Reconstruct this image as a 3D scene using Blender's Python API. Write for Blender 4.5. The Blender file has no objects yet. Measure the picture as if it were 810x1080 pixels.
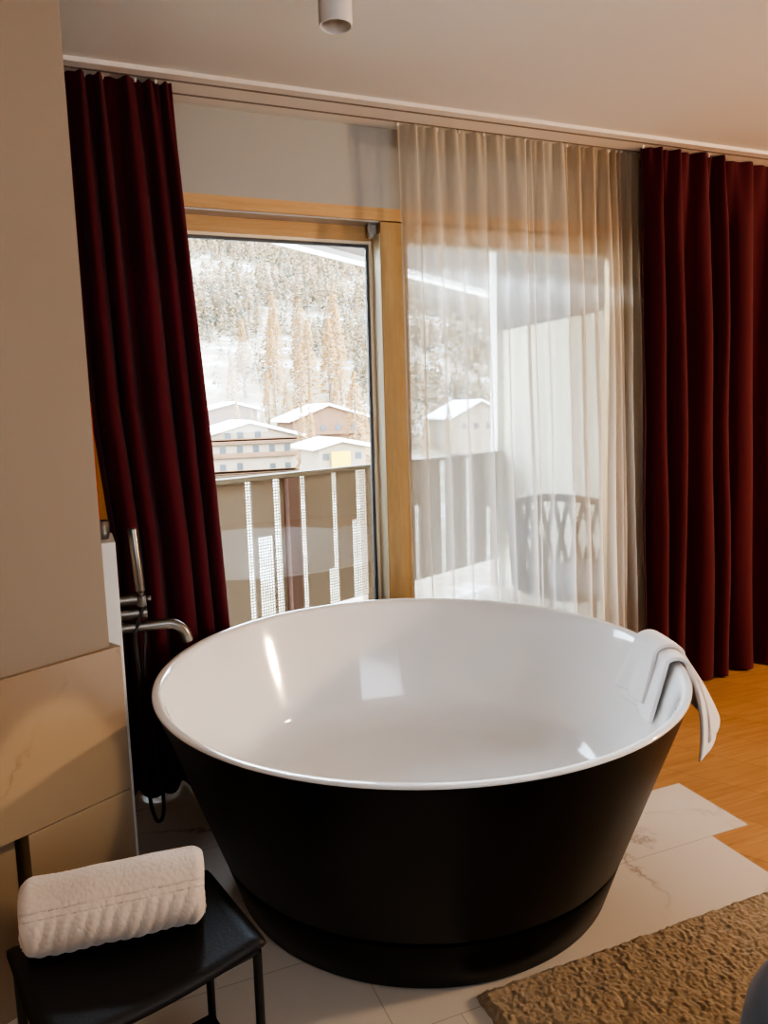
import bpy, bmesh, math, random
from math import sin, cos, pi, radians as R, hypot, atan2, sqrt
from mathutils import Vector, Matrix, noise
random.seed(7)
sc = bpy.context.scene
C = sc.collection

# ------------------------------------------------------------------ helpers
class MB:
    """collects shapes into one mesh"""
    def __init__(s): s.bm = bmesh.new()
    def face(s, pts):
        return s.bm.faces.new([s.bm.verts.new(p) for p in pts])
    def box(s, x0, y0, z0, x1, y1, z1, M=None):
        v = [Vector(p) for p in ((x0,y0,z0),(x1,y0,z0),(x1,y1,z0),(x0,y1,z0),(x0,y0,z1),(x1,y0,z1),(x1,y1,z1),(x0,y1,z1))]
        if M: v = [M @ p for p in v]
        v = [s.bm.verts.new(p) for p in v]
        for f in ((0,3,2,1),(4,5,6,7),(0,1,5,4),(1,2,6,5),(2,3,7,6),(3,0,4,7)):
            s.bm.faces.new([v[i] for i in f])
        return s
    def prism(s, poly, z0, z1):
        a = [s.bm.verts.new((p[0], p[1], z0)) for p in poly]
        b = [s.bm.verts.new((p[0], p[1], z1)) for p in poly]
        n = len(poly)
        s.bm.faces.new(a[::-1]); s.bm.faces.new(b)
        for i in range(n):
            s.bm.faces.new([a[i], a[(i+1) % n], b[(i+1) % n], b[i]])
        return s
    def lathe(s, prof, c=(0,0,0), seg=96, close=False):
        rings = []
        for r, z in prof:
            if r < 1e-6: rings.append([s.bm.verts.new((c[0], c[1], c[2]+z))])
            else: rings.append([s.bm.verts.new((c[0]+r*cos(2*pi*k/seg), c[1]+r*sin(2*pi*k/seg), c[2]+z)) for k in range(seg)])
        pr = list(zip(rings, rings[1:]))
        if close: pr.append((rings[-1], rings[0]))
        for a, b in pr:
            for k in range(seg):
                k2 = (k+1) % seg
                if len(a) == 1 and len(b) == 1: break
                if len(a) == 1: s.bm.faces.new([a[0], b[k2], b[k]])
                elif len(b) == 1: s.bm.faces.new([a[k], a[k2], b[0]])
                else: s.bm.faces.new([a[k], a[k2], b[k2], b[k]])
        return s
    def tube(s, pts, r, seg=12, caps=True):
        pts = [Vector(p) for p in pts]
        rs = r if isinstance(r, (list, tuple)) else [r]*len(pts)
        prev = None; up = None
        for i, p in enumerate(pts):
            t = (pts[min(i+1, len(pts)-1)] - pts[max(i-1, 0)]).normalized()
            if up is None:
                up = t.orthogonal().normalized()
            up = (up - t*up.dot(t)).normalized()
            w = t.cross(up)
            ring = [s.bm.verts.new(p + (up*cos(2*pi*k/seg) + w*sin(2*pi*k/seg))*rs[i]) for k in range(seg)]
            if prev:
                for k in range(seg):
                    s.bm.faces.new([prev[k], prev[(k+1) % seg], ring[(k+1) % seg], ring[k]])
            elif caps: s.bm.faces.new(ring[::-1])
            prev = ring
        if caps: s.bm.faces.new(prev)
        return s
    def grid(s, f, nu, nv, closeu=False):
        g = [[s.bm.verts.new(f(i/nu, j/nv)) for j in range(nv+1)] for i in range(nu if closeu else nu+1)]
        m = len(g)
        for i in range(nu):
            for j in range(nv):
                s.bm.faces.new([g[i][j], g[(i+1) % m][j], g[(i+1) % m][j+1], g[i][j+1]])
        return s
    def build(s, name, mat, parent=None, smooth=False, bevel=0, solid=0, angle=None, subd=0):
        bmesh.ops.recalc_face_normals(s.bm, faces=s.bm.faces)
        me = bpy.data.meshes.new(name); s.bm.to_mesh(me); s.bm.free()
        if smooth:
            for p in me.polygons: p.use_smooth = True
        if angle is not None:
            try: me.set_sharp_from_angle(angle=R(angle))
            except Exception: pass
        o = bpy.data.objects.new(name, me); C.objects.link(o)
        me.materials.append(mat)
        if solid:
            m = o.modifiers.new('solid', 'SOLIDIFY'); m.thickness = solid; m.offset = 0
        if bevel:
            m = o.modifiers.new('bevel', 'BEVEL'); m.width = bevel; m.segments = 3; m.limit_method = 'ANGLE'
        if subd:
            m = o.modifiers.new('sub', 'SUBSURF'); m.levels = subd; m.render_levels = subd
        if parent:
            o.parent = parent
            o.matrix_parent_inverse = Matrix.Translation(-parent.location) if parent.type == 'EMPTY' else Matrix()
        return o

def thing(name, label, cat, loc=(0,0,0), group=None):
    o = bpy.data.objects.new(name, None); C.objects.link(o)
    o.location = loc; o.empty_display_size = .05
    o['label'] = label; o['category'] = cat
    if group: o['group'] = group
    return o
def tag(o, label, cat, group=None, kind=None):
    o['label'] = label; o['category'] = cat
    if group: o['group'] = group
    if kind: o['kind'] = kind
    return o
def struct(o, label=None, cat=None):
    o['kind'] = 'structure'
    if label: o['label'] = label
    if cat: o['category'] = cat
    return o

# ------------------------------------------------------------------ materials
class NT:
    def __init__(s, name):
        s.m = bpy.data.materials.new(name); s.m.use_nodes = True
        s.t = s.m.node_tree; s.t.nodes.clear()
        s.out = s.n('ShaderNodeOutputMaterial')
    def n(s, typ, **kw):
        nd = s.t.nodes.new(typ)
        for k, v in kw.items():
            if k == 'i':
                for a, b in v.items():
                    if isinstance(b, bpy.types.NodeSocket): s.t.links.new(b, nd.inputs[a])
                    else: nd.inputs[a].default_value = b
            else: setattr(nd, k, v)
        return nd
    def link(s, a, b): s.t.links.new(a, b)
    def coord(s, scale=(1,1,1), rot=(0,0,0), kind='Object', loc=(0,0,0)):
        tc = s.n('ShaderNodeTexCoord')
        return s.n('ShaderNodeMapping', i={'Vector': tc.outputs[kind], 'Scale': scale, 'Rotation': rot, 'Location': loc}).outputs[0]
    def noise(s, vec, scale, detail=4, rough=.55, dist=0):
        return s.n('ShaderNodeTexNoise', i={'Vector': vec, 'Scale': scale, 'Detail': detail, 'Roughness': rough, 'Distortion': dist}).outputs['Fac']
    def ramp(s, fac, stops):
        r = s.n('ShaderNodeValToRGB', i={'Fac': fac}); e = r.color_ramp.elements
        while len(e) < len(stops): e.new(.5)
        for k, (p, c) in enumerate(stops):
            e[k].position = p; e[k].color = c if len(c) == 4 else (*c, 1)
        return r.outputs[0]
    def math(s, op, a, b=0, clamp=False):
        nd = s.n('ShaderNodeMath', operation=op, use_clamp=clamp)
        for k, v in ((0, a), (1, b)):
            if isinstance(v, bpy.types.NodeSocket): s.link(v, nd.inputs[k])
            else: nd.inputs[k].default_value = v
        return nd.outputs[0]
    def mix(s, fac, a, b, mode='MIX'):
        nd = s.n('ShaderNodeMix', data_type='RGBA', blend_type=mode)
        for k, v in ((0, fac), (6, a), (7, b)):
            if isinstance(v, bpy.types.NodeSocket): s.link(v, nd.inputs[k])
            else: nd.inputs[k].default_value = v if k == 0 else ((*v, 1) if len(v) == 3 else v)
        return nd.outputs[2]
    def bump(s, h, strength=.2, dist=.01, normal=None):
        i = {'Height': h, 'Strength': strength, 'Distance': dist}
        if normal: i['Normal'] = normal
        return s.n('ShaderNodeBump', i=i).outputs[0]
    def bsdf(s, color, rough=.5, normal=None, metal=0, **kw):
        col = color if isinstance(color, bpy.types.NodeSocket) else (*color[:3], 1)
        i = {'Base Color': col, 'Roughness': rough, 'Metallic': metal}
        i.update(kw)
        if normal: i['Normal'] = normal
        return s.n('ShaderNodeBsdfPrincipled', i=i)
    def done(s, sh):
        s.link(sh.outputs[0] if hasattr(sh, 'outputs') else sh, s.out.inputs[0]); return s.m

def plain(name, col, rough=.5, metal=0, nscale=0, amt=.12, bump=0, bscale=200, bdist=.001, **kw):
    t = NT(name); v = t.coord()
    c = col
    if nscale:
        f = t.noise(v, nscale, 4)
        c = t.mix(f, tuple(x*(1-amt) for x in col), tuple(min(1, x*(1+amt)) for x in col))
    nm = t.bump(t.noise(v, bscale, 3), bump, bdist) if bump else None
    return t.done(t.bsdf(c, rough, nm, metal, **kw))

M = {}
M['plaster'] = plain('plaster', (.29,.245,.195), .9, nscale=2, amt=.04, bump=.15, bscale=120)
M['wall_paint'] = plain('wall_paint', (.47,.47,.44), .9, nscale=2, amt=.03, bump=.1, bscale=120)
M['ceiling_paint'] = plain('ceiling_paint', (.76,.755,.72), .95, nscale=1.5, amt=.02)
M['white_paint'] = plain('white_paint', (.82,.82,.78), .6, nscale=3, amt=.02)
M['room_wall'] = plain('room_wall', (.58,.55,.50), .9, nscale=2, amt=.05)
M['track_white'] = plain('track_white', (.80,.76,.70), .5)
M['track_groove'] = plain('track_groove', (.25,.22,.19), .6)
M['black_metal'] = plain('black_metal', (.012,.012,.013), .38, bump=.1, bscale=300)
M['steel'] = plain('steel', (.22,.205,.185), .3, 1, nscale=60, amt=.08)
M['steel_dark'] = plain('steel_dark', (.10,.095,.09), .4, 1)
M['rubber_black'] = plain('rubber_black', (.012,.014,.014), .35)
M['tub_black'] = plain('tub_black', (.0035,.004,.0045), .38, bump=.12, bscale=260, bdist=.0006, **{'Specular IOR Level': .32})
M['tub_white'] = plain('tub_white', (.86,.86,.85), .09, **{'Coat Weight': .6, 'Coat Roughness': .04})
M['leather'] = plain('black_leather', (.010,.010,.011), .52, nscale=8, amt=.2, bump=.35, bscale=160, bdist=.0015)
M['alu'] = plain('alu', (.55,.54,.52), .4, .6)
M['gasket'] = plain('gasket', (.13,.14,.15), .5)
M['pale_bead_lit'] = plain('pale_bead_lit', (.95,.86,.66), .4)  # pale bead of the fixed leaf, window light painted in as cream
M['lamp_body'] = plain('lamp_body', (.62,.59,.55), .5)
M['railing'] = plain('railing', (.21,.15,.10), .55, nscale=3, amt=.05)
M['railing_post'] = plain('railing_post', (.12,.06,.04), .5)
M['soffit'] = plain('soffit', (.060,.048,.038), .8, nscale=3, amt=.1)
M['fascia'] = plain('fascia', (.75,.75,.74), .6)
M['divider'] = plain('divider', (.56,.54,.43), .8, nscale=2, amt=.04)
M['divider_grey'] = plain('divider_grey', (.12,.12,.115), .8, nscale=2, amt=.06)
M['balcony_floor'] = plain('balcony_floor', (.55,.49,.40), .85, nscale=6, amt=.1)
M['rope'] = plain('rope', (.018,.019,.02), .8)
M['cushion'] = plain('cushion', (.10,.10,.105), .9)
M['snow'] = plain('snow', (.5,.52,.55), .8, nscale=.3, amt=.12)
M['roof_snow'] = plain('roof_snow', (.85,.86,.88), .8)
M['chalet_plaster'] = plain('chalet_plaster', (.24,.195,.14), .9, nscale=.6, amt=.2)
M['chalet_wood'] = plain('chalet_wood', (.14,.08,.045), .9, nscale=.8, amt=.3)
M['chalet_glass'] = plain('chalet_glass', (.05,.055,.06), .3)
M['yellow_sign'] = plain('yellow_sign', (.5,.33,.01), .6)
M['orange_cloth'] = None
M['facade'] = plain('facade', (.5,.48,.44), .9)

def wood(name, c1, c2, axis='z', rough=.5, k=1.0):
    t = NT(name)
    sc_ = {'x': (1.2,14,14), 'y': (14,1.2,14), 'z': (14,14,1.2)}[axis]
    v = t.coord(sc_)
    f = t.noise(v, 3*k, 6, .6, .6)
    c = t.ramp(f, [(.25, c1), (.7, c2)])
    f2 = t.noise(v, 22*k, 3)
    c = t.mix(.12, c, t.ramp(f2, [(.3, tuple(x*.5 for x in c1)), (.7, c2)]))
    return t.done(t.bsdf(c, rough, t.bump(f2, .06, .002)))
M['wood_h'] = wood('spruce_horizontal', (.60,.37,.16), (.72,.49,.24), 'x')
M['wood_v'] = wood('spruce_vertical', (.48,.32,.14), (.60,.42,.20), 'z')

# oak plank floor: planks run at -60 degrees
t = NT('oak_floor')
v = t.coord(rot=(0,0,R(60)))
br = t.n('ShaderNodeTexBrick', i={'Vector': v, 'Color1': (0,0,0,1), 'Color2': (1,1,1,1), 'Mortar': (.5,.5,.5,1), 'Scale': 1.0,
    'Mortar Size': .0012, 'Mortar Smooth': .1, 'Brick Width': 2.6, 'Row Height': .21, 'Bias': 0.0})
br.offset = .37
vg = t.coord((1.3,26,1), (0,0,R(60)))
br_off = t.n('ShaderNodeVectorMath', operation='ADD', i={0: vg, 1: br.outputs['Color']})
g = t.noise(br_off.outputs[0], 2.2, 6, .6, .8)
g2 = t.noise(vg, 12, 4, .6)
c = t.ramp(g, [(.25, (.40,.215,.085)), (.55, (.56,.325,.14)), (.8, (.66,.41,.19))])
c = t.mix(t.math('MULTIPLY', g2, .35), c, (.33,.17,.07))
tone = t.mix(.5, t.mix(br.outputs['Color'], (.78,.72,.66), (1.12,1.1,1.08)), (1,1,1))
c = t.mix(1, c, tone, 'MULTIPLY')
c = t.mix(t.math('MULTIPLY', br.outputs['Fac'], .6), c, (.12,.06,.025))
M['oak'] = t.done(t.bsdf(c, .36, t.bump(g2, .05, .001)))

def marble(name, base, vein, rough, brick=None, rot=0, vs=1.0, joint=(.42,.37,.30), loc=(0,0,0), wallmap=None, seed=0.0):
    t = NT(name)
    v = t.coord()
    wob = t.n('ShaderNodeTexNoise', i={'Vector': v, 'Scale': 3.0*vs, 'Detail': 6, 'Roughness': .6})
    vv = t.n('ShaderNodeVectorMath', operation='ADD', i={0: v, 1: t.n('ShaderNodeVectorMath', operation='SCALE', i={0: wob.outputs['Color'], 'Scale': .35}).outputs[0]}).outputs[0]
    vv = t.n('ShaderNodeVectorMath', operation='ADD', i={0: vv, 1: (seed, seed*1.7, seed*.3)}).outputs[0]
    vo = t.n('ShaderNodeTexVoronoi', feature='DISTANCE_TO_EDGE', i={'Vector': vv, 'Scale': 1.9*vs}).outputs['Distance']
    line = t.ramp(vo, [(0, (1,1,1)), (.006, (.45,.45,.45)), (.022, (0,0,0))])
    mask = t.ramp(t.noise(v, 2.4*vs, 3), [(.45, (0,0,0)), (.66, (1,1,1))])
    veins = t.math('MULTIPLY', t.n('ShaderNodeRGBToBW', i={0: line}).outputs[0], t.n('ShaderNodeRGBToBW', i={0: mask}).outputs[0])
    cloud = t.noise(vv, 2.2*vs, 5)
    c = t.mix(t.math('MULTIPLY', cloud, .5), base, tuple(x*.86 for x in base))
    c = t.mix(t.math('MULTIPLY', veins, .75), c, vein)
    nm = None
    if brick:
        bv = t.coord(rot=(0,0,rot), loc=loc)
        br = t.n('ShaderNodeTexBrick', i={'Vector': bv, 'Scale': 1.0, 'Mortar Size': .0012, 'Mortar Smooth': 0, 'Brick Width': brick[0], 'Row Height': brick[1]})
        br.offset = brick[2]
        c = t.mix(t.math('MULTIPLY', br.outputs['Fac'], .8), c, joint)
    return t.done(t.bsdf(c, rough, nm))
M['floor_marble'] = marble('floor_marble', (.74,.68,.60), (.22,.14,.10), .22, brick=(1.2,.3015,.873), loc=(-1.76+3*1.2, -1.673+6*.3015, 0))
M['wall_marble'] = marble('wall_marble', (.35,.265,.18), (.20,.13,.08), .35, vs=1.3, seed=3.1)

def cloth(name, col, rough=.9, trans=0, weave=900, amt=.1, sheen=.3):
    t = NT(name); v = t.coord()
    f = t.noise(v, 6, 3)
    c = t.mix(f, tuple(x*(1-amt) for x in col), tuple(min(1, x*(1+amt)) for x in col))
    nm = t.bump(t.noise(v, weave, 2), .25, .0006)
    b = t.bsdf(c, rough, nm, **{'Sheen Weight': sheen, 'Sheen Roughness': .5})
    if trans:
        tr = t.n('ShaderNodeBsdfTranslucent', i={'Color': c, 'Normal': nm})
        b = t.n('ShaderNodeMixShader', i={0: trans, 1: b.outputs[0], 2: tr.outputs[0]})
    return t.done(b)
M['red'] = cloth('wine_red_cloth', (.085,.003,.010), trans=.10, sheen=.12)
M['orange_cloth'] = cloth('orange_cloth', (.9,.20,.06), trans=.6)
M['towel'] = cloth('towel_terry', (.66,.57,.48), trans=0, weave=420, sheen=.6)
M['towel_white'] = cloth('towel_white', (.80,.79,.79), trans=.05, weave=420, sheen=.5)
M['pouf'] = cloth('dark_blue_grey_cloth', (.022,.026,.032), weave=300, sheen=.5)

def sheer(name, col, a0, a1):
    t = NT(name)
    lw = t.n('ShaderNodeLayerWeight', i={0: .5}).outputs['Facing']
    v = t.coord((1,1,1))
    op = t.math('ADD', a0, t.math('MULTIPLY', lw, a1-a0), True)
    op = t.math('ADD', op, t.math('MULTIPLY', t.math('SUBTRACT', t.noise(t.coord((60,60,3)), 6, 2), .5), .10), True)
    d = t.n('ShaderNodeBsdfDiffuse', i={0: (col[0]*.72, col[1]*.68, col[2]*.60, 1)})
    tr = t.n('ShaderNodeBsdfTranslucent', i={0: (*col, 1)})
    fab = t.n('ShaderNodeMixShader', i={0: .5, 1: d.outputs[0], 2: tr.outputs[0]})
    tp = t.n('ShaderNodeBsdfTransparent')
    return t.done(t.n('ShaderNodeMixShader', i={0: op, 1: tp.outputs[0], 2: fab.outputs[0]}))
M['sheer'] = sheer('sheer_voile', (.88,.88,.86), .48, .97)
M['sheer_dense'] = sheer('sheer_voile_dense', (.84,.76,.66), .62, .98)
M['sheer_tape'] = sheer('sheer_tape', (.80,.74,.64), .8, .98)

def glass(name, k=.035):
    t = NT(name)
    fr = t.n('ShaderNodeFresnel', i={0: 1.45}).outputs[0]
    g = t.n('ShaderNodeBsdfGlossy', i={'Roughness': .0, 'Color': (1,1,1,1)})
    tp = t.n('ShaderNodeBsdfTransparent', i={0: (.97,.98,.98,1)})
    return t.done(t.n('ShaderNodeMixShader', i={0: t.math('ADD', fr, k, True), 1: tp.outputs[0], 2: g.outputs[0]}))
M['glass'] = glass('window_glass')

# perforated sheet: square holes cut through the metal
t = NT('perforated_metal')
v = t.coord((1,1,1), kind='UV')
sx = t.n('ShaderNodeSeparateXYZ', i={0: v})
fx = t.math('GREATER_THAN', t.math('FRACT', sx.outputs[0]), .36)
fy = t.math('GREATER_THAN', t.math('FRACT', sx.outputs[1]), .36)
hole = t.math('MULTIPLY', fx, fy)
mt = t.bsdf((.42,.38,.30), .5)
M['perforated'] = t.done(t.n('ShaderNodeMixShader', i={0: hole, 1: mt.outputs[0], 2: t.n('ShaderNodeBsdfTransparent').outputs[0]}))

def foliage(name, c1, c2, c3, k=1):
    t = NT(name)
    oi = t.n('ShaderNodeObjectInfo').outputs['Random']
    v = t.coord(kind='Generated') if False else t.coord()
    f = t.noise(v, .12*k, 3, .7)
    c = t.ramp(f, [(.40, c1), (.5, c2), (.60, c3)])
    sn = t.noise(v, .9*k, 4, .7)
    c = t.mix(t.ramp(sn, [(.58, (0,0,0)), (.70, (1,1,1))]), c, (.34,.33,.31))
    return t.done(t.bsdf(c, .95))
M['forest'] = foliage('forest_needles', (.095,.095,.07), (.22,.15,.075), (.16,.125,.08))
M['larch'] = plain('larch_needles', (.27,.165,.065), .95, nscale=.8, amt=.35)
M['bark'] = plain('larch_bark', (.16,.11,.07), .95)
t = NT('hill_ground'); v = t.coord()
f = t.noise(v, .11, 9, .78)
c = t.ramp(f, [(.40, (.15,.12,.08)), (.52, (.22,.18,.12)), (.62, (.42,.42,.42))])
M['hill'] = t.done(t.bsdf(c, .95))

# ------------------------------------------------------------------ room shell
CEIL = 2.44
XL, XR, YB = -2.6, 5.2, -3.2
struct(MB().box(XL, YB, -.1, XR, 3.05, 0).build('floor', M['oak']))
tiles = [(-.95,-1.2), (1.76,-1.2), (1.76,1.673), (1.912,1.673), (1.912,1.974), (1.62,1.974), (1.62,2.277), (1.20,2.277), (1.20,2.9), (-.95,2.9)]
struct(MB().prism(tiles, -.01, .0012).build('floor', M['floor_marble']))
struct(MB().box(XL, YB, CEIL, XR, 3.05, CEIL+.25).build('ceiling', M['ceiling_paint']))
DL, DR, DT = .02, 2.52, 2.14
m = MB(); m.box(XL, 2.9, 0, DL, 3.05, CEIL); m.box(DR, 2.9, 0, XR, 3.05, CEIL); m.box(DL, 2.9, DT, DR, 3.05, CEIL)
struct(m.build('wall_window', M['wall_paint']))
struct(MB().box(XL-.15, YB, 0, XL, 3.05, CEIL).build('wall_left', M['room_wall']))
struct(MB().box(XR, YB, 0, XR+.15, 3.05, CEIL).build('wall_right', M['room_wall']))
struct(MB().box(XL, YB-.15, 0, XR, YB, CEIL).build('wall_back', M['room_wall']))
struct(MB().box(2.52, 2.885, 0, XR, 2.9, .06).build('baseboard_window', M['white_paint']))

# angled partition at the left
D = Vector((.875,.485)).normalized(); Nf = Vector((D.y, -D.x))   # Nf points to the camera
def pp(s, o): # along the partition from its corner (s<0 to the left), o = towards the camera
    p = Vector((.0745,1.9)) + D*s + Nf*o
    return (p.x, p.y)
a = pp(-.022, -.014)
struct(MB().prism([a, pp(-2.2,-.014), pp(-2.2,-.12), pp(-.03,-.12), (.05,2.02)], .80, CEIL).build('wall_partition', M['plaster']))
m = MB()
def slab(s0, s1, z0, z1, o0, o1):
    m.prism([pp(s0,o0), pp(s1,o0), pp(s1,o1), pp(s0,o1)], z0, z1)
slab(0, -.86, .4335, .80, 0, -.13); slab(-.862, -2.2, .4335, .80, 0, -.13)
slab(0, -.262, 0, .4315, 0, -.13)
slab(-.28, -2.2, 0, .4315, -.03, -.13)
struct(m.build('trim_4', M['wall_marble'], bevel=.0012), 'marble tiled lower part of the angled left wall')
struct(MB().box(-.08, 2.12, 0, .089, 2.30, 1.02).build('wall_ledge', M['white_paint']))

# small steel cup on the ledge and the orange cloth behind
cup = MB().lathe([(0,0),(.022,0),(.026,.02),(.027,.05),(.025,.05),(.020,.006),(0,.006)], (.055,2.2,1.02), 32).build('cup', M['steel'], smooth=True, angle=40)
tag(cup, 'small steel cup on the white ledge beside the red curtain', 'cup')
og = MB().grid(lambda a, b: (-.12+.19*a, 2.62+.012*sin(a*22), 1.02+.38*b), 30, 10).build('hanging_cloth', M['orange_cloth'], smooth=True)
tag(og, 'small orange cloth glimpsed between the left wall edge and the red curtain', 'cloth')

# curtain track on the ceiling
tr = thing('curtain_track', 'white two-channel curtain track running along the ceiling above the balcony doors', 'curtain track', (.04,2.73,CEIL))
MB().box(.02, 2.635, CEIL-.014, 5.0, 2.835, CEIL).build('rail_body', M['track_white'], tr)
for yy in (2.675, 2.775):
    MB().box(.02, yy, CEIL-.0155, 5.0, yy+.011, CEIL-.0138).build('channel', M['track_groove'], tr)

# ------------------------------------------------------------------ balcony doors
st = MB(); st.box(DL, 2.9, 2.093, DR, 3.05, DT)
struct(st.build('trim_1', M['wood_h']), 'spruce head frame above the balcony doors')
struct(MB().box(DL, 2.906, 2.086, 1.20, 2.985, 2.0925).build('trim_2', M['alu']), 'grey metal running track under the head frame')
m = MB(); m.box(DR-.045, 2.9, 0, DR, 3.05, 2.093); m.box(DL, 2.9, 0, DL+.045, 3.05, 2.093)
struct(m.build('trim_3', M['wood_v']), 'spruce side jambs of the balcony doors')
d1 = thing('door_1', 'fixed left balcony door leaf in pale spruce with clear glass', 'door', (.6,3.0,0)); d1['kind'] = 'structure'
MB().box(.065, 2.985, 2.03, 1.235, 3.045, 2.092).box(.065, 2.985, .02, 1.235, 3.045, .12).build('door_rail', M['wood_h'], d1)
MB().box(.065, 2.985, .12, .16, 3.045, 2.03).box(1.20, 2.985, .12, 1.235, 3.045, 2.03).build('door_stile', M['wood_v'], d1)
MB().box(.155, 2.992, 2.018, 1.203, 3.02, 2.031).box(1.184, 2.992, .11, 1.2, 3.02, 2.018).build('glazing_bead', M['pale_bead_lit'], d1)
MB().box(.155, 2.998, 2.006, 1.186, 3.016, 2.018).box(1.174, 2.998, .11, 1.185, 3.016, 2.006).build('gasket', M['gasket'], d1)
MB().box(.155, 3.006, .10, 1.18, 3.012, 2.01).build('glass_pane', M['glass'], d1)
d2 = thing('door_2', 'sliding right balcony door leaf in pale spruce behind the sheer curtain', 'door', (1.85,2.94,0)); d2['kind'] = 'structure'
MB().box(1.20, 2.90, .02, 1.297, 2.984, 2.088).box(2.36, 2.90, .02, 2.47, 2.984, 2.088).build('door_stile', M['wood_v'], d2, bevel=.002)
MB().box(1.1965, 2.903, .02, 1.1995, 2.9915, 2.045).build('lit_edge_strip', plain('daylit_edge_cream', (1.0,.88,.60), .45), d2)  # thin added strip, its cream colour paints daylight on the stile's side
MB().box(1.2995, 2.904, .11, 1.318, 2.98, 2.03).build('glazing_bead', M['wood_v'], d2, bevel=.001)
MB().box(1.297, 2.902, 2.015, 2.36, 2.984, 2.088).box(1.297, 2.902, .02, 2.36, 2.984, .11).build('door_rail', M['wood_h'], d2)
MB().box(1.31, 2.94, .10, 2.365, 2.946, 2.02).build('glass_pane', M['glass'], d2)
m = MB(); m.box(1.176, 2.94, 2.045, 1.199, 2.984, 2.085); m.tube([(1.172,2.95,2.04),(1.172,2.95,2.092)], .008, 10); m.box(1.165, 2.93, 2.032, 1.185, 2.95, 2.052)
m.build('roller_bracket', M['alu'], d2, bevel=.002)

# ------------------------------------------------------------------ curtains
def curtain(name, label, mat, uL, uR, n0, folds, amp, seed, z0=.012, z1=2.422, group=None, ampt=.35, cat='curtain', tape=None, flare=.0, nz=70, per=16):
    rnd = random.Random(seed)
    # irregular fold positions
    w = [rnd.uniform(.35, 1.7) for _ in range(folds)]; tot = sum(w); acc = [0]
    for x in w: acc.append(acc[-1]+x/tot)
    amps = [rnd.uniform(.55, 1.15) for _ in range(folds+1)]
    drift = [rnd.uniform(-.25, .25) for _ in range(folds+1)]
    t = thing(name, label, cat, ((uL(.0)+uR(.0))/2, n0, z1), group)
    def f(a, b):
        z = z0+(z1-z0)*b
        k = max(i for i in range(folds+1) if acc[i] <= a+1e-9) if a < 1 else folds-1
        k = min(k, folds-1)
        loc = (a-acc[k])/(acc[k+1]-acc[k])
        A = amps[k]*(1-loc)+amps[k+1]*loc
        dr = drift[k]*(1-loc)+drift[k+1]*loc
        low = 1-b
        ph = 2*pi*loc + dr*low*1.6
        ss = sin(ph)
        prof = math.copysign(abs(ss)**.75, ss)
        am = amp*A*(ampt+(1-ampt)*min(1, low*3.2)**.7)
        top = sin(2*pi*loc*2+k)*amp*.25*max(0, 1-low*9)
        wob = noise.noise(Vector((a*6+seed, z*1.1, seed)))*amp*.6*min(1, low*2)
        u = uL(z)+(uR(z)-uL(z))*a + cos(ph)*amp*.28*A*min(1, low*2)*(1 if 0 < a < 1 else 0)
        return (u, n0+am*prof+top+wob, z)
    MB().grid(f, folds*per, nz).build('fabric', mat, t, smooth=True)
    def f2(a, b):
        p = f(a, .968+.032*b); return (p[0], p[1]+.004, p[2])
    hd = MB().grid(f2, folds*per, 3).build('heading_tape', tape or mat, t, smooth=True)
    for k in range(folds):
        p = f(acc[k], 1); MB().box(p[0]-.0035, p[1]-.0035, z1-.008, p[0]+.0035, p[1]+.0035, z1+.0035).build('curtain_hook', M['track_white'], hd)
    return t
lin = lambda pts: (lambda z: (lambda q: q)(next((p0[1]+(p1[1]-p0[1])*(z-p0[0])/(p1[0]-p0[0]) for p0, p1 in zip(pts, pts[1:]) if z <= p1[0]), pts[-1][1])))
curtain('curtain', 'dark red floor-length curtain gathered at the left wall behind the bath tap', M['red'],
        lin([(0,.104),(.9,.104),(1.05,.092),(1.38,.066),(2.42,.052)]), lin([(0,.50),(.6,.478),(1.5,.435),(2.42,.392)]), 2.70, 5, .040, 4, nz=60, per=24)
curtain('curtain', 'dark red floor-length curtain directly right of the sheer curtain', M['red'],
        lin([(0,2.42),(2.42,2.335)]), lin([(0,2.90),(2.42,2.80)]), 2.71, 4, .050, 11, per=24)
curtain('curtain', 'outermost dark red floor-length curtain at the right edge of the picture', M['red'],
        lin([(0,2.90),(1.2,2.84),(2.42,2.79)]), lin([(0,3.65),(2.42,3.62)]), 2.745, 5, .050, 23, per=24)
curtain('sheer_curtain', 'white sheer curtain loosely pleated over the sliding balcony door', M['sheer'],
        lin([(0,1.275),(.6,1.262),(2.42,1.238)]), lin([(0,2.085),(2.42,2.0)]), 2.79, 9, .030, 5, tape=M['sheer_tape'])
curtain('sheer_curtain', 'beige bunched sheer curtain squeezed between white sheer and red curtain', M['sheer_dense'],
        lin([(0,2.095),(2.42,2.01)]), lin([(0,2.46),(2.42,2.38)]), 2.795, 7, .034, 12, tape=M['sheer_tape'])

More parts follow.
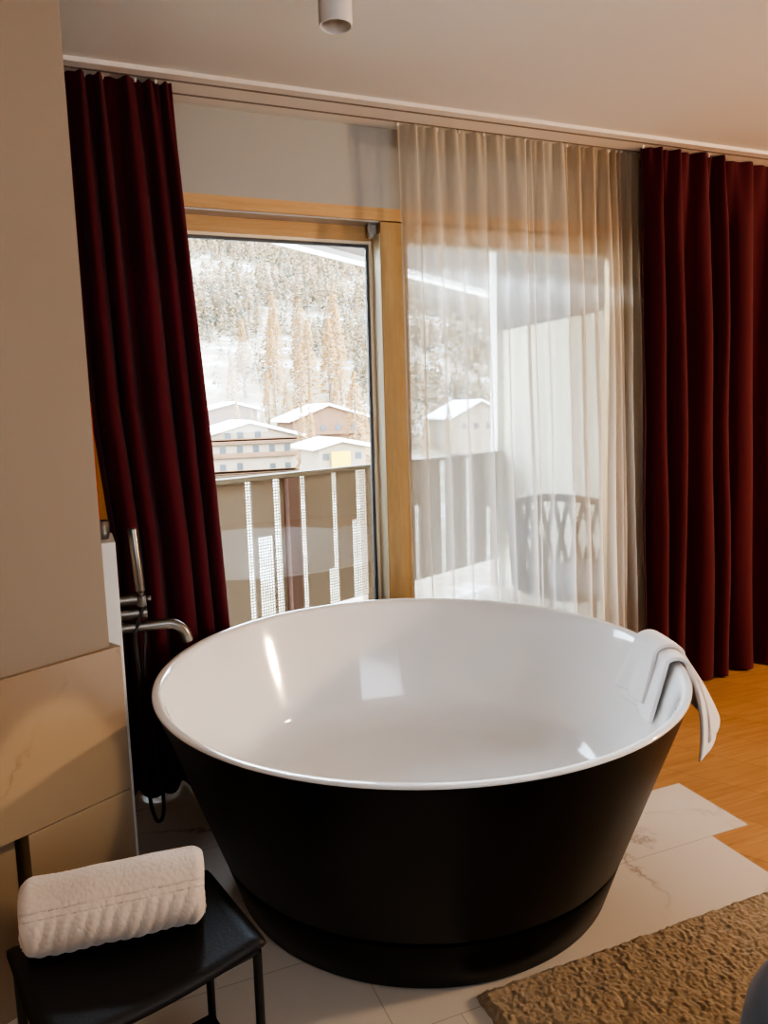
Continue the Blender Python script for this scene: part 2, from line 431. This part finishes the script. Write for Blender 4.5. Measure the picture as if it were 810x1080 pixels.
# ------------------------------------------------------------------ bathtub
TX, TY = .893, 1.962
tub = thing('bathtub', 'large round freestanding bathtub, black outside and glossy white inside', 'bathtub', (TX,TY,0))
MB().lathe([(0,.002),(.538,.002),(.546,.008),(.5865,.136),(.585,.140),(.577,.142),(.577,.150),(.590,.153),(.595,.160),(.7475,.606),(.742,.608)], (TX,TY,0), 160).build('outer_shell', M['tub_black'], tub, smooth=True, angle=50)
MB().lathe([(.742,.6065),(.748,.607),(.7502,.609),(.7502,.6125),(.7485,.6155),(.745,.616),(.734,.6155),(.728,.612),(.722,.603),(.716,.586),(.700,.545),(.612,.275),(.598,.245),(.575,.220),(.545,.203),(.515,.196),(.48,.193),(.20,.188),(0,.186)], (TX,TY,0), 160).build('inner_basin', M['tub_white'], tub, smooth=True, angle=70)
MB().lathe([(0,.188),(.030,.188),(.034,.191),(.032,.195),(0,.197)], (TX,TY,0), 40).build('drain_cover', M['tub_white'], tub, smooth=True)

# ------------------------------------------------------------------ tap
fa = thing('bath_tap', 'brushed steel wall tap with curved spout above the left tub rim', 'tap', (.089,2.2,.80))
Y = 2.2
def tube(pts, r, name, mat, par, seg=20, bevel=0): return MB().tube(pts, r, seg).build(name, mat, par, smooth=True, angle=40)
tube([(.0895,Y,.840),(.160,Y,.840)], .0160, 'mixer_body', M['steel'], fa)
tube([(.0895,Y,.800),(.150,Y,.800),(.152,Y,.800),(.158,Y,.800),(.163,Y,.800)], [.0165,.0165,.019,.019,.018], 'mixer_body', M['steel'], fa)
sp = [(.0895,Y,.760),(.21,Y,.760)]
for k in range(1, 10):
    a_ = k/9*R(78); sp.append((.21+.060*sin(a_), Y, .760-.060*(1-cos(a_))))
sp.append((sp[-1][0]+.004, Y, sp[-1][2]-.012))
tube(sp, .0150, 'spout', M['steel'], fa)
tube([(.150,Y-.012,.822),(.150,Y-.012,.852)], .0125, 'handset_holder', M['steel'], fa)
tube([(.166,Y,.838),(.174,Y,.838),(.176,Y,.838)], [.008,.008,.006], 'lever', M['steel'], fa)
hs = tube([(.150,Y-.012,.852),(.149,Y-.012,.862),(.1485,Y-.012,.866),(.1385,Y-.010,1.040),(.1383,Y-.010,1.043)], [.007,.008,.0125,.0125,.0115], 'hand_shower', M['steel'], None)
tag(hs, 'slim brushed steel stick hand shower standing upright on the bath tap', 'hand shower')
m = MB()
for k in range(26):
    z = .875+.006*k
    m.box(.1590-(z-.866)*.058, Y-.020, z, .1614-(z-.866)*.058, Y-.003, z+.0028)
m.build('spray_slots', M['steel_dark'], hs)
hk = [(.150,.822),(.137,.775),(.126,.735),(.130,.60),(.133,.48),(.129,.34),(.135,.235),(.146,.180),(.157,.168),(.168,.185),(.172,.24),(.166,.30),(.156,.38),(.145,.57),(.147,.67),(.152,.72),(.154,.75)]
def cr(p, q):
    k = min(int(q*(len(p)-1)), len(p)-2); t_ = q*(len(p)-1)-k
    P = [Vector(p[max(0,min(len(p)-1,k+d))]) for d in (-1,0,1,2)]
    return .5*((2*P[1])+(P[2]-P[0])*t_+(2*P[0]-5*P[1]+4*P[2]-P[3])*t_**2+(3*P[1]-P[0]-3*P[2]+P[3])*t_**3)
hp = []
for k in range(97):
    v_ = cr(hk, k/96*.9999); hp.append((v_.x, Y-.014+.026*k/96, v_.y))
hose = MB().tube(hp, .0052, 10).build('shower_hose', M['rubber_black'], smooth=True)
tag(hose, 'thin black shower hose hanging in a long loop below the bath tap', 'hose')

# ------------------------------------------------------------------ towel on the rim
def rimpath(s, L1, tb):   # s: distance along the cloth from the inner end; gives (radius, z)
    if s < L1:
        q = L1-s
        return (.716-tb-.26*q, .617-.965*q)
    s -= L1; L2 = pi*(.017+tb)
    if s < L2:
        a_ = s/L2*pi
        return (.733-(.017+tb)*cos(a_), .617+(.006+tb)*sin(a_))
    s -= L2
    return (.750+tb+.07*min(s,.20), .617-s*.97)
def tw(a, b, tb=.010, a0=-13.0, wid=17, L1=.180, L3=.125, shift=0):
    Lt = L1+pi*(.017+tb)+L3
    s = b*Lt
    r, z = rimpath(s, L1, tb)
    inn = max(0, (L1-s)/L1); out = max(0, (s-(Lt-L3))/L3)
    ang = R(a0 - wid*a*(1-.18*out) + 2.0*inn*(1-a) - 3.0*inn*a - 24.0*out*a - 4*out + shift*inn)
    wave = sin(a*9.5+shift+.5)
    r += -inn*.006*(1+wave) + out*(.016*(1+sin(a*7.5+2.4))+.004)
    z += .010*inn*a - .035*out*out*(1-a)*0 + .012*out*sin(a*4)
    u = TX+r*cos(ang); n = TY+r*sin(ang)
    return (u, n, z + .0016*noise.noise(Vector((u*130, n*130, z*130))))
ht = MB().grid(tw, 46, 80).build('hand_towel', M['towel_white'], smooth=True, solid=.012, subd=1)
MB().grid(lambda a, b: tw(a, b, tb=.024, a0=-12.0, wid=12, L1=.150, L3=.105, shift=.6), 40, 80).build('folded_layer', M['towel_white'], ht, smooth=True, solid=.012, subd=1)
tag(ht, 'white folded hand towel draped over the right rim of the bathtub', 'towel')

# ------------------------------------------------------------------ stool
ZS = .42
sl = thing('stool', 'low black stool with thin legs and a slightly curved dark leather seat', 'stool', (.04,1.31,0))
L_, B_, R_, F_ = Vector((-.173,1.406)), Vector((.192,1.500)), Vector((.252,1.240)), Vector((-.105,1.132))
def bil(a, b): return (L_*(1-a)+B_*a)*(1-b) + (F_*(1-a)+R_*a)*b
def seat(a, b):
    p = bil(a, b)
    dip = -.016*(1-(2*a-1)**2)-.0*(b)
    edge = min(a, 1-a, b, 1-b)
    return (p.x, p.y, ZS+dip - .012*max(0, 1-edge/.05)**2)
MB().grid(seat, 40, 40).build('seat', M['leather'], sl, smooth=True, solid=.014)
def ins(a, b, k=.02):
    return bil(a, b)
zt = ZS-.012
m = MB()
cor = [bil(.03,.04), bil(.97,.04), bil(.97,.96), bil(.03,.96)]
for i in range(4):
    p, q = cor[i], cor[(i+1) % 4]
    zz = zt-.012
    m.tube([(p.x,p.y,zz),(q.x,q.y,zz)], .007, 8)
m.build('seat_frame', M['black_metal'], sl)
for p in cor:
    MB().tube([(p.x,p.y,0),(p.x,p.y,zt-.012)], .0085, 10).build('leg', M['black_metal'], sl, smooth=True, angle=40)
m = MB()
c0 = sum(cor, Vector((0,0)))/4
c4 = [c0+(p-c0)*.96 for p in cor]
for i in range(4):
    p, q = cor[i], cor[(i+1) % 4]
    m.tube([(p.x,p.y,.09),(q.x,q.y,.09)], .006, 8)
m.build('stretcher', M['black_metal'], sl)
m = MB(); m.prism([(p.x,p.y) for p in c4], .095, .105); m.build('lower_shelf', M['black_metal'], sl)

# rolled towel
A0, A1 = Vector((-.137,1.390,ZS+.061)), Vector((.163,1.368,ZS+.061))
ax = (A1-A0).normalized(); side = Vector((-ax.y, ax.x, 0)); upv = Vector((0,0,1))
def roll(a, b):       # a along the spiral, b along the axis
    turns = 3.6
    th_ = -a*turns*2*pi + .63
    r = .014+.052*(a**.85)
    jag = .004*sin(a*31)+.003*noise.noise(Vector((a*9, 1, 0)))
    q = A0.lerp(A1, b) + ax*(jag*(2*b-1)) - ax*(2*b-1)*.010*max(0, .35-a)
    wv = Vector((cos(th_)*r, sin(th_)*r, b*.32))
    rr = r + .0035*noise.noise(wv*12)+.0008*noise.noise(wv*190)
    if a > .90:
        rr += .0011*sin(b*80+(a-.9)*110+.8*noise.noise(wv*20))*min(1,(a-.90)/.02)
    if abs(a-.905) < .006: rr -= .002
    ez = cos(th_)*rr; es = sin(th_)*rr*1.12
    rnd = .010*max(0, 1-min(b, 1-b)/.05)**2*(a > .7)
    f = 1-rnd/.07
    return q + upv*(ez*f*.93) + side*(es*f)
rt = MB().grid(roll, 760, 210).build('rolled_towel', M['towel'], smooth=True, solid=.010)
tag(rt, 'cream terry bath towel rolled up and laid across the black stool', 'towel')

# ------------------------------------------------------------------ rug
def rugf(a, b):
    u = .765+1.25*a; n = 1.398-.85*b
    ed = min(a*1.25, (1-a)*1.25, b*.85, (1-b)*.85)
    h = .026*min(1, (ed/.018))**.5
    wv = Vector((u*1, n*1, 0))
    w1 = noise.noise(wv*70); w2 = noise.noise(wv*70+Vector((9,4,2)))
    k = noise.voronoi(Vector((u*100+w1*.8, n*100+w2*.8, 0)), distance_metric='DISTANCE')[0][0]
    z = h - .009*k*min(1, ed/.01) + .004*noise.noise(wv*24)
    jitter = .004 if ed < .012 else .0015
    return (u+jitter*w1, n+jitter*w2, max(.0015, z))
rug = MB().grid(rugf, 420, 290).build('rug', None or plain('rug_wool', (.40,.305,.195), .95, nscale=60, amt=.25, bump=.8, bscale=420, bdist=.003, **{'Sheen Weight': .4}), smooth=True)
tag(rug, 'thick curly beige wool rug on the floor in front of the bathtub', 'rug')

# pouf at lower right corner
pf = thing('pouf', 'dark blue-grey upholstered round pouf at the lower right corner', 'pouf', (1.14,.505,.028))
prof = [(0,.43),(.20,.43),(.30,.424),(.345,.405),(.368,.37),(.374,.33),(.374,.12),(.368,.06),(.35,.03),(0,.03)]
MB().lathe(prof, (1.14,.505,.028), 96).build('upholstery', M['pouf'], pf, smooth=True)
for k in range(4):
    x, y = 1.14+.25*cos(k*pi/2+.5), .505+.25*sin(k*pi/2+.5)
    MB().tube([(x,y,.029),(x,y,.065)], .018, 12).build('leg', M['black_metal'], pf)

# ------------------------------------------------------------------ ceiling lamp
def ceiling_lamp(x, y, z0, label):
    l = thing('ceiling_lamp', label, 'lamp', (x,y,CEIL))
    MB().lathe([(0,CEIL-z0),(.039,CEIL-z0),(.0395,.003),(.038,0),(.0355,0),(.035,.012),(.033,.035),(.026,.038),(0,.038)], (x,y,z0), 64).build('housing', M['lamp_body'], l, smooth=True, angle=40)
    return l
LX, LY, LZ = .642, 1.789, 2.246
l = ceiling_lamp(LX, LY, LZ-.012, 'white cylindrical spotlight fixed to the ceiling above the bathtub')
MB().lathe([(0,.0335),(.018,.0335),(.026,.0365),(.028,.0378),(0,.0378)], (LX,LY,LZ-.012), 48).build('lens', plain('lens', (.9,.9,.86), .2), l, smooth=True)

# ------------------------------------------------------------------ balcony
RA = atan2(.454, 1)
def rp(u, off=0):      # point on the railing line
    return Vector((u - off*sin(RA), 3.65+.454*u + off*cos(RA)))
bf = [(-1.2,3.05), (4.2,3.05), (4.2,5.56), tuple(rp(-1.2,.06))]
struct(MB().prism(bf, -.22, -.03).build('balcony_floor', M['balcony_floor']), 'beige balcony floor slab')
rl = thing('balcony_railing', 'beige metal balcony railing with narrow perforated strips', 'railing', (*rp(1.0), 0))
RM = lambda u: Matrix.Translation((*rp(u), 0)) @ Matrix.Rotation(RA, 4, 'Z')
def rseg(m, u0, u1, z0, z1, o0=-.006, o1=.006):
    a, b, c, d = rp(u0,o0), rp(u1,o0), rp(u1,o1), rp(u0,o1)
    m.prism([a, b, c, d], z0, z1)
m = MB(); rseg(m, -1.2, 3.02, .985, 1.012, -.03, .03); m.build('handrail', plain('handrail_metal', (.15,.115,.07), .5), rl, bevel=.003)
# strip list: (u0, u1, z0, z1) measured along the line
STR = [(-1.0,-.95,.19,.985),(-.70,-.64,.19,.985),(-.35,-.31,.19,.985),(-.12,-.08,.19,.985),(.18,.225,.19,.985),(.42,.46,.19,.985),
       (.69,.733,.19,.985),(.85,.883,.19,.985)]
STR = [(-1.0,-.95,.19,.985),(-.62,-.58,.19,.985),(-.30,-.26,.19,.985),(.02,.06,.19,.985),(.20,.24,.19,.985),(.52,.56,.19,.985),
       (.840,.877,.19,.985),(.905,1.00,.19,.675),(1.013,1.054,.19,.985),(1.192,1.222,.19,.985),(1.376,1.414,.19,.41),(1.416,1.452,.19,.985),
       (1.562,1.599,.19,.68),(1.60,1.675,.19,.985),(1.93,1.98,.19,.985),(2.10,2.14,.19,.70),(2.35,2.40,.19,.985),(2.62,2.66,.19,.985),(2.84,2.89,.19,.6)]
def perf(u0, u1, z0, z1):
    m = MB(); a, b = rp(u0), rp(u1)
    f = m.face([(a.x,a.y,z0),(b.x,b.y,z0),(b.x,b.y,z1),(a.x,a.y,z1)])
    uvl = m.bm.loops.layers.uv.new('UVMap'); w = (b-a).length
    pit = .0165
    for lp, (x, y) in zip(f.loops, ((0,0),(w,0),(w,z1-z0),(0,z1-z0))): lp[uvl].uv = (x/pit, y/pit)
    return m.build('perforated_strip', M['perforated'], rl)
for s in STR: perf(*s)
# solid sheets between the strips
edges = sorted({-1.2, 3.0} | {e for s in STR for e in s[:2]})
for e0, e1 in zip(edges, edges[1:]):
    mid = (e0+e1)/2
    cut = [s for s in STR if s[0] <= mid <= s[1]]
    if not cut: zs = [(.19,.985)]
    else:
        top = max(s[3] for s in cut); zs = [(top,.985)] if top < .98 else []
    for z0, z1 in zs:
        if e1-e0 < .004: continue
        m = MB(); rseg(m, e0, e1, z0, z1, -.004, .004)
        m.build('solid_panel', M['railing'], rl)
for u in (-1.15, -.15, 1.112, 1.71, 2.98):
    m = MB(); rseg(m, u-.034, u+.034, -.03, .984, -.05, -.008) if u == 1.112 else rseg(m, u-.03, u+.03, -.03, .984, .008, .05)
    m.build('post', M['railing_post'] if u == 1.112 else M['railing'], rl)

struct(MB().box(3.02, 3.05, -.03, 3.10, 5.02, 1.90).build('wall_divider', M['divider']), 'cream balcony divider wall')
struct(MB().box(3.03, 3.05, 1.90, 3.09, 5.0, 2.5).build('wall_divider_upper', M['divider_grey']), 'grey upper part of the balcony divider')
struct(MB().box(2.97, 4.98, -.03, 3.10, 5.08, 2.5).build('trim_5', M['fascia']), 'white post at the end of the balcony divider')
ev = lambda u: 5.188+.70*(u-1.609)
pol = [(-1.6,3.05),(5.2,3.05),(5.2,ev(5.2)),(-1.2,ev(-1.2))]
struct(MB().prism(pol, 2.5, 2.75).build('ceiling_balcony', M['soffit']), 'brown soffit above the balcony')
struct(MB().prism([(-1.2,ev(-1.2)),(5.2,ev(5.2)),(5.15,ev(5.2)+.09),(-1.25,ev(-1.2)+.09)], 2.46, 2.80).build('trim_6', M['fascia']), 'white edge of the roof over the balcony')
struct(MB().box(XL-.15, 3.05, -3, DL, 3.06, 2.75).box(XL-.15, YB-.2, 2.70, XR+.2, 3.06, 5.5).box(DR, 3.05, -3, XR, 3.06, 2.75).build('wall_facade', M['facade']))

# lounge chair with woven rope back
CX, CY = 2.60, 3.52
ch = thing('lounge_chair', 'dark balcony chair with a curved woven rope back behind the sheer curtain', 'chair', (CX,CY,-.03))
def arc(r, z, a0, a1, n=28): return [(CX+r*cos(R(a0+(a1-a0)*k/n)), CY+r*.92*sin(R(a0+(a1-a0)*k/n)), z(k/n) if callable(z) else z) for k in range(n+1)]
zt_ = lambda q: .60+.19*sin(pi*q)**.7
MB().tube(arc(.38, zt_, -35, 215), .024, 10).build('top_rail', M['rope'], ch, smooth=True)
MB().tube(arc(.35, .34, -35, 215), .014, 10).build('lower_rail', M['rope'], ch, smooth=True)
m = MB(); N_ = 18; aT = arc(.38, zt_, -35, 215, N_); aB = arc(.35, .34, -35, 215, N_)
for k in range(N_):
    for a_, b_ in ((k, k+1), (k+1, k)):
        m.tube([aT[a_], aB[b_]], .015, 6)
m.build('woven_back', M['rope'], ch, smooth=True)
MB().lathe([(0,.30),(.30,.30),(.335,.315),(.34,.35),(.32,.39),(.25,.40),(0,.40)], (CX,CY,0), 48).build('seat_cushion', M['cushion'], ch, smooth=True)
for a_ in (-35, 35, 145, 215):
    x, y = CX+.34*cos(R(a_)), CY+.31*sin(R(a_))
    MB().tube([(CX+(x-CX)*1.05,CY+(y-CY)*1.05,-.03),(x,y,.34)], .012, 10).build('leg', M['black_metal'], ch, smooth=True)

# ------------------------------------------------------------------ valley, houses, hill
def hz(u, n):
    base = -9.0
    if n > 150: base += (n-150)*.36*min(1, (n-150)/60)**.5
    return base + 5*noise.noise(Vector((u*.012, n*.012, 3)))*min(1, max(0, (n-110)/80)) + .6*noise.noise(Vector((u*.05, n*.05, 1)))
m = MB()
g = m.grid(lambda a, b: (lambda n: ((-250+ 900*a), n, hz(-250+900*a, n)))(14+ 560*b**1.2), 120, 120)
struct(m.build('hillside', M['hill'], smooth=True), 'snowy hillside beyond the valley')

def chalet(label, u0, u1, n, depth, zb, ze, ur, zr, wallm, wins, ws=(.95,1.1), over=1.0, roof_t=.45):
    t = thing('chalet', label, 'house', ((u0+u1)/2, n, zb))
    m = MB()
    pts = [(u0,zb),(u1,zb),(u1,ze),(ur,zr),(u0,ze)]
    a = [m.bm.verts.new((p[0],n,p[1])) for p in pts]; b = [m.bm.verts.new((p[0],n+depth,p[1])) for p in pts]
    m.bm.faces.new(a); m.bm.faces.new(b[::-1])
    for i in range(5): m.bm.faces.new([a[i], a[(i+1) % 5], b[(i+1) % 5], b[i]])
    m.build('walls', wallm, t)
    for s, ue in ((-1, u0), (1, u1)):
        sl_ = (zr-ze)/(ur-ue); uo = ue+s*over
        zo = ze+sl_*(uo-ue)
        m = MB()
        q = [(ur,zr+.05),(uo,zo+.05),(uo,zo+.05+roof_t),(ur,zr+.05+roof_t)]
        a = [m.bm.verts.new((p[0],n-over,p[1])) for p in q]; b = [m.bm.verts.new((p[0],n+depth+over,p[1])) for p in q]
        m.bm.faces.new(a); m.bm.faces.new(b[::-1])
        for i in range(4): m.bm.faces.new([a[i], a[(i+1) % 4], b[(i+1) % 4], b[i]])
        m.build('roof', M['roof_snow'], t)
    for zz in sorted({z for _, z in wins})[1:]:
        MB().box(u0+.4, n-.9, zz-1.25, u1-.4, n-.02, zz-1.0).box(u0+.4, n-.92, zz-1.0, u1-.4, n-.84, zz-.55).build('balcony', M['chalet_wood'], t)
    for (u, z) in wins:
        MB().box(u-ws[0]/2, n-.08, z-ws[1]/2, u+ws[0]/2, n-.01, z+ws[1]/2).build('window', M['chalet_glass'], t)
    return t
chalet('broad pale chalet with snowy roof and rows of small dark windows, seen above the railing', 18.2, 34.2, 120, 14, -12, -2.55, 26.2, -.35, M['chalet_plaster'],
    [(19.9,-4.4),(21.9,-4.4),(24.6,-4.4),(27.2,-4.4),(29.8,-4.4),(32.3,-4.4),(22.8,-2.3),(24.8,-2.1),(27.6,-2.1),(19.9,-7.2),(21.8,-7.2),(24.5,-7.1),(29.8,-7.4),(32.3,-7.4)])
chalet('brown wooden chalet far left with a flat snow-covered roof', 27.0, 38.0, 165, 12, -9, 1.9, 33.0, 3.3, M['chalet_wood'], [(29,0),(31.5,0),(34,0),(36,0)], over=1.4)
chalet('brown chalet in the middle distance left of the door post, with snowy roof', 39.0, 54.6, 140, 12, -9, -.4, 46.0, 2.2, M['chalet_wood'], [(42,-2),(45,-2),(48,-2),(51,-2),(42,-5),(45,-5),(48,-5),(51,-5)])
chalet('small low house with a thick snow roof beside the yellow sign', 28.2, 34.4, 90, 8, -12, -3.3, 31.0, -2.6, M['chalet_plaster'], [(29.1,-4.4),(33.4,-4.4)], ws=(.8,.8))
chalet('distant snowy-roofed chalet far behind the sheer curtain', 78.0, 92.0, 150, 12, -9, -1, 85.0, 2.4, M['chalet_plaster'], [(81,-3),(84,-3),(87,-3)])
ys = MB().box(29.6, 89.2, -6.1, 32.1, 89.35, -3.75).build('sign_board', M['yellow_sign']); tag(ys, 'plain yellow board on the small snowy house above the railing', 'sign')
ys.location = (0,0,0)

def tree_geo(h, w, layers, seg, rnd):
    vs, fs = [], []
    for L in range(layers):
        z0 = h*(.12+.80*L/layers); z1 = h*min(1, .12+.80*(L+1.9)/layers)
        rr = w*(1-(L/layers)**1.15*.86)
        i0 = len(vs); a0 = rnd.random()*6
        for k in range(seg):
            a = a0+2*pi*k/seg; r = rr*(rnd.uniform(.75,1.15) if k % 2 == 0 else rnd.uniform(.35,.6))
            vs.append((r*cos(a), r*sin(a), z0-(.04*h if k % 2 == 0 else -.03*h)*rnd.random()))
        vs.append((0,0,z1)); top = len(vs)-1
        for k in range(seg): fs.append((i0+k, i0+(k+1) % seg, top))
    return vs, fs
def fuzzy(h, w, n, size, rnd):
    """sprays of foliage scattered through a cone"""
    vs, fs = [], []
    for _ in range(n):
        q = rnd.random()**.8
        z = h*(.10+.90*q); rr = w*(1-q)**.85*(.35+.65*rnd.random()**.5)+.05
        a = rnd.random()*2*pi; x, y = rr*cos(a), rr*sin(a)
        s_ = size*rnd.uniform(.6, 1.3)*(1-.45*q); b = a+rnd.uniform(-.7, .7); i0 = len(vs)
        vs += [(x-s_*.9*cos(b)*.5, y-s_*.9*sin(b)*.5, z+s_*.35), (x+s_*cos(b)-s_*.3*sin(b), y+s_*sin(b)+s_*.3*cos(b), z-s_*rnd.uniform(.0,.5)), (x+s_*.3*sin(b), y-s_*.3*cos(b), z-s_*.5)]
        fs.append((i0, i0+1, i0+2))
    return vs, fs
LARCHES = [(38.3, 104, 14, 1.25), (30.6, 105, 10, 0.9), (33.2, 109, 9, 0.9), (43.0, 112, 9, 1.0), (33.5, 141, 10, 0.9), (57.5, 150.5, 9, 1.0), (59.5, 146, 10, 1.1), (43.5, 158, 8.5, 1.0), (33.8, 152, 9, 1.0), (62, 130, 9, 1), (72, 140, 10, 1), (28.5, 140, 11, 1.1), (37.8, 125, 10, 0.9), (47.5, 156, 12, 1.2), (44, 162, 12, 1.2), (55.6, 163, 13, 1.1), (61, 166, 12, 1.1), (42.6, 173, 11, 1.1), (36.5, 183, 12, 1.1), (60, 172, 17, 1.2), (50.5, 173, 17, 1.2), (45.8, 180, 18, 1.2), (55, 181, 20, 1.2), (62, 186, 19, 1.2), (57.5, 196, 20, 1.2), (50, 192, 19, 1.1), (41, 190, 17, 1.1), (66.5, 193, 20, 1.2), (70, 205, 21, 1.2), (53.5, 208, 18, 1.1)]
rnd = random.Random(4)
# forest: far too many crowns to count, one object
V, F = [], []
def put(u, n, h, w, layers=5, seg=10):
    vs, fs = fuzzy(h, w*1.25, 42, h*.12, rnd)
    o = len(V); z = hz(u, n)-.4
    V.extend((x+u, y+n, zz+z) for x, y, zz in vs); F.extend(tuple(i+o for i in f) for f in fs)
cnt = 0
while cnt < 7500:
    n = 156+390*rnd.random()**1.1
    k = rnd.uniform(-.1, 1.0); u = k*n
    if any(a_ < u < b_ and c_ < n < d_ for a_, b_, c_, d_ in ((22,43,156,184),(34,62,135,160),(74,96,145,168))): continue
    if n < 186 and rnd.random() < .45: continue
    if any(hypot(u-q[0], n-q[1]) < 6.5 for q in LARCHES): continue
    if noise.noise(Vector((u*.02, n*.028, 8))) < -.12 and rnd.random() < .85: continue
    h = rnd.uniform(4.5, 9.5)*(1+.4*(n > 260)); put(u, n, h, h*rnd.uniform(.12,.2), 3, 8); cnt += 1
me = bpy.data.meshes.new('forest'); me.from_pydata(V, [], F); me.materials.append(M['forest'])
fo = bpy.data.objects.new('forest', me); C.objects.link(fo)
tag(fo, 'pale brown and green snow-dusted forest covering the far mountainside', 'forest', kind='stuff')
# golden larches standing between houses and hill
protos = []
for i in range(4):
    r2 = random.Random(30+i)
    vs, fs = fuzzy(12, 1.45, 620, .36, r2)
    mc = bpy.data.meshes.new('crown'); mc.from_pydata(vs, [], fs); mc.materials.append(M['larch'])
    b = MB().tube([(0,0,0),(0,0,6),(0,0,11)], [.22,.14,.03], 8).bm
    mt_ = bpy.data.meshes.new('trunk'); b.to_mesh(mt_); b.free(); mt_.materials.append(M['bark'])
    protos.append((mc, mt_))
for i, (u, n, h, w) in enumerate(LARCHES):
    t = thing('larch_tree', 'slender golden larch standing among the snowy houses below the forest', 'tree', (u,n,hz(u,n)), 'golden larches between the houses')
    s_ = h*1.12/12
    for nm_, me_ in zip(('crown','trunk'), protos[i % 4]):
        o = bpy.data.objects.new(nm_, me_); C.objects.link(o); o.parent = t; o.scale = (s_*w, s_*w, s_)

# ------------------------------------------------------------------ lights
W = bpy.data.worlds.new('sky'); sc.world = W; W.use_nodes = True
nt = W.node_tree; nt.nodes.clear()
wo = nt.nodes.new('ShaderNodeOutputWorld'); bg = nt.nodes.new('ShaderNodeBackground')
tc = nt.nodes.new('ShaderNodeTexCoord'); sx = nt.nodes.new('ShaderNodeSeparateXYZ'); rp_ = nt.nodes.new('ShaderNodeValToRGB')
nt.links.new(tc.outputs['Generated'], sx.inputs[0]); nt.links.new(sx.outputs[2], rp_.inputs[0])
e = rp_.color_ramp.elements; e[0].position = 0; e[0].color = (1,.985,.95,1); e[1].position = .7; e[1].color = (.80,.90,1,1)
nt.links.new(rp_.outputs[0], bg.inputs[0]); bg.inputs[1].default_value = 10.0
nt.links.new(bg.outputs[0], wo.inputs[0])

def lamp(name, typ, loc, target, energy, col, **kw):
    d = bpy.data.lights.new(name, typ); d.energy = energy; d.color = col
    for k, v in kw.items(): setattr(d, k, v)
    o = bpy.data.objects.new(name, d); C.objects.link(o); o.location = loc
    o.rotation_euler = (Vector(target)-Vector(loc)).to_track_quat('-Z', 'Y').to_euler()
    return o
lamp('sun', 'SUN', (0,-10,20), (6,40,-2), 3.0, (1,.95,.86), angle=R(3))
lamp('warm_floor_lamp', 'AREA', (4.95,.3,1.7), (1.9,2.0,.3), 68, (1,.66,.38), shape='DISK', size=.3)
lamp('room_fill', 'AREA', (.9,-1.8,2.3), (.9,1.0,.6), 2.5, (1,.90,.80), shape='RECTANGLE', size=3.2, size_y=2.2)
lamp('daylight_fill', 'AREA', (1.35,3.36,2.47), (1.15,2.0,1.0), 180, (.82,.91,1), spread=R(145), shape='RECTANGLE', size=2.3, size_y=.45)  # added fill lamp, out of view under the soffit, boosts daylight indoors
lamp('ceiling_fill', 'AREA', (.9,-1.2,1.6), (.9,.2,2.44), 15, (.97,.98,1), shape='RECTANGLE', size=1.6, size_y=1.0)  # added fill lamp behind the camera, brightens the ceiling
lamp('wall_spot', 'SPOT', (.75,.35,2.35), (-.092,1.809,.492), 60, (1,.72,.42), spot_size=R(8), spot_blend=.25, shadow_soft_size=.015)
for i, (x, y) in enumerate([(-.35,.35),(.25,.1),(-1.0,1.1)]):
    lamp('ceiling_spot', 'SPOT', (x,y,2.33), (x+.02,y,0), 1.0, (1,.70,.40), spot_size=R(75), spot_blend=.6, shadow_soft_size=.03)

# ------------------------------------------------------------------ camera
cd = bpy.data.cameras.new('camera'); cam = bpy.data.objects.new('camera', cd); C.objects.link(cam)
cd.sensor_fit = 'HORIZONTAL'; cd.sensor_width = 36; cd.lens = 36*800.9/810; cd.clip_start = .05; cd.clip_end = 2000
r_, u_, w_ = Vector((.9242248,-.3808625,-.0274260)), Vector((.0765320,.1143924,.9904833)), Vector((.3741007,.9175283,-.1348724))
m3 = Matrix((r_, u_, -w_)).transposed()
cam.matrix_world = Matrix.Translation((0,0,1.353)) @ m3.to_4x4()
sc.camera = cam
sc.view_settings.view_transform = 'AgX'
sc.view_settings.look = 'AgX - High Contrast'
sc.view_settings.exposure = 0.75
sc.view_settings.use_white_balance = True
sc.view_settings.white_balance_temperature = 5850
sc.view_settings.white_balance_tint = 8
sc.cycles.max_bounces = 12; sc.cycles.transparent_max_bounces = 24; sc.cycles.diffuse_bounces = 6
sc.cycles.caustics_reflective = False; sc.cycles.caustics_refractive = False
sc.cycles.sample_clamp_indirect = 8
sc.cycles.use_denoising = True
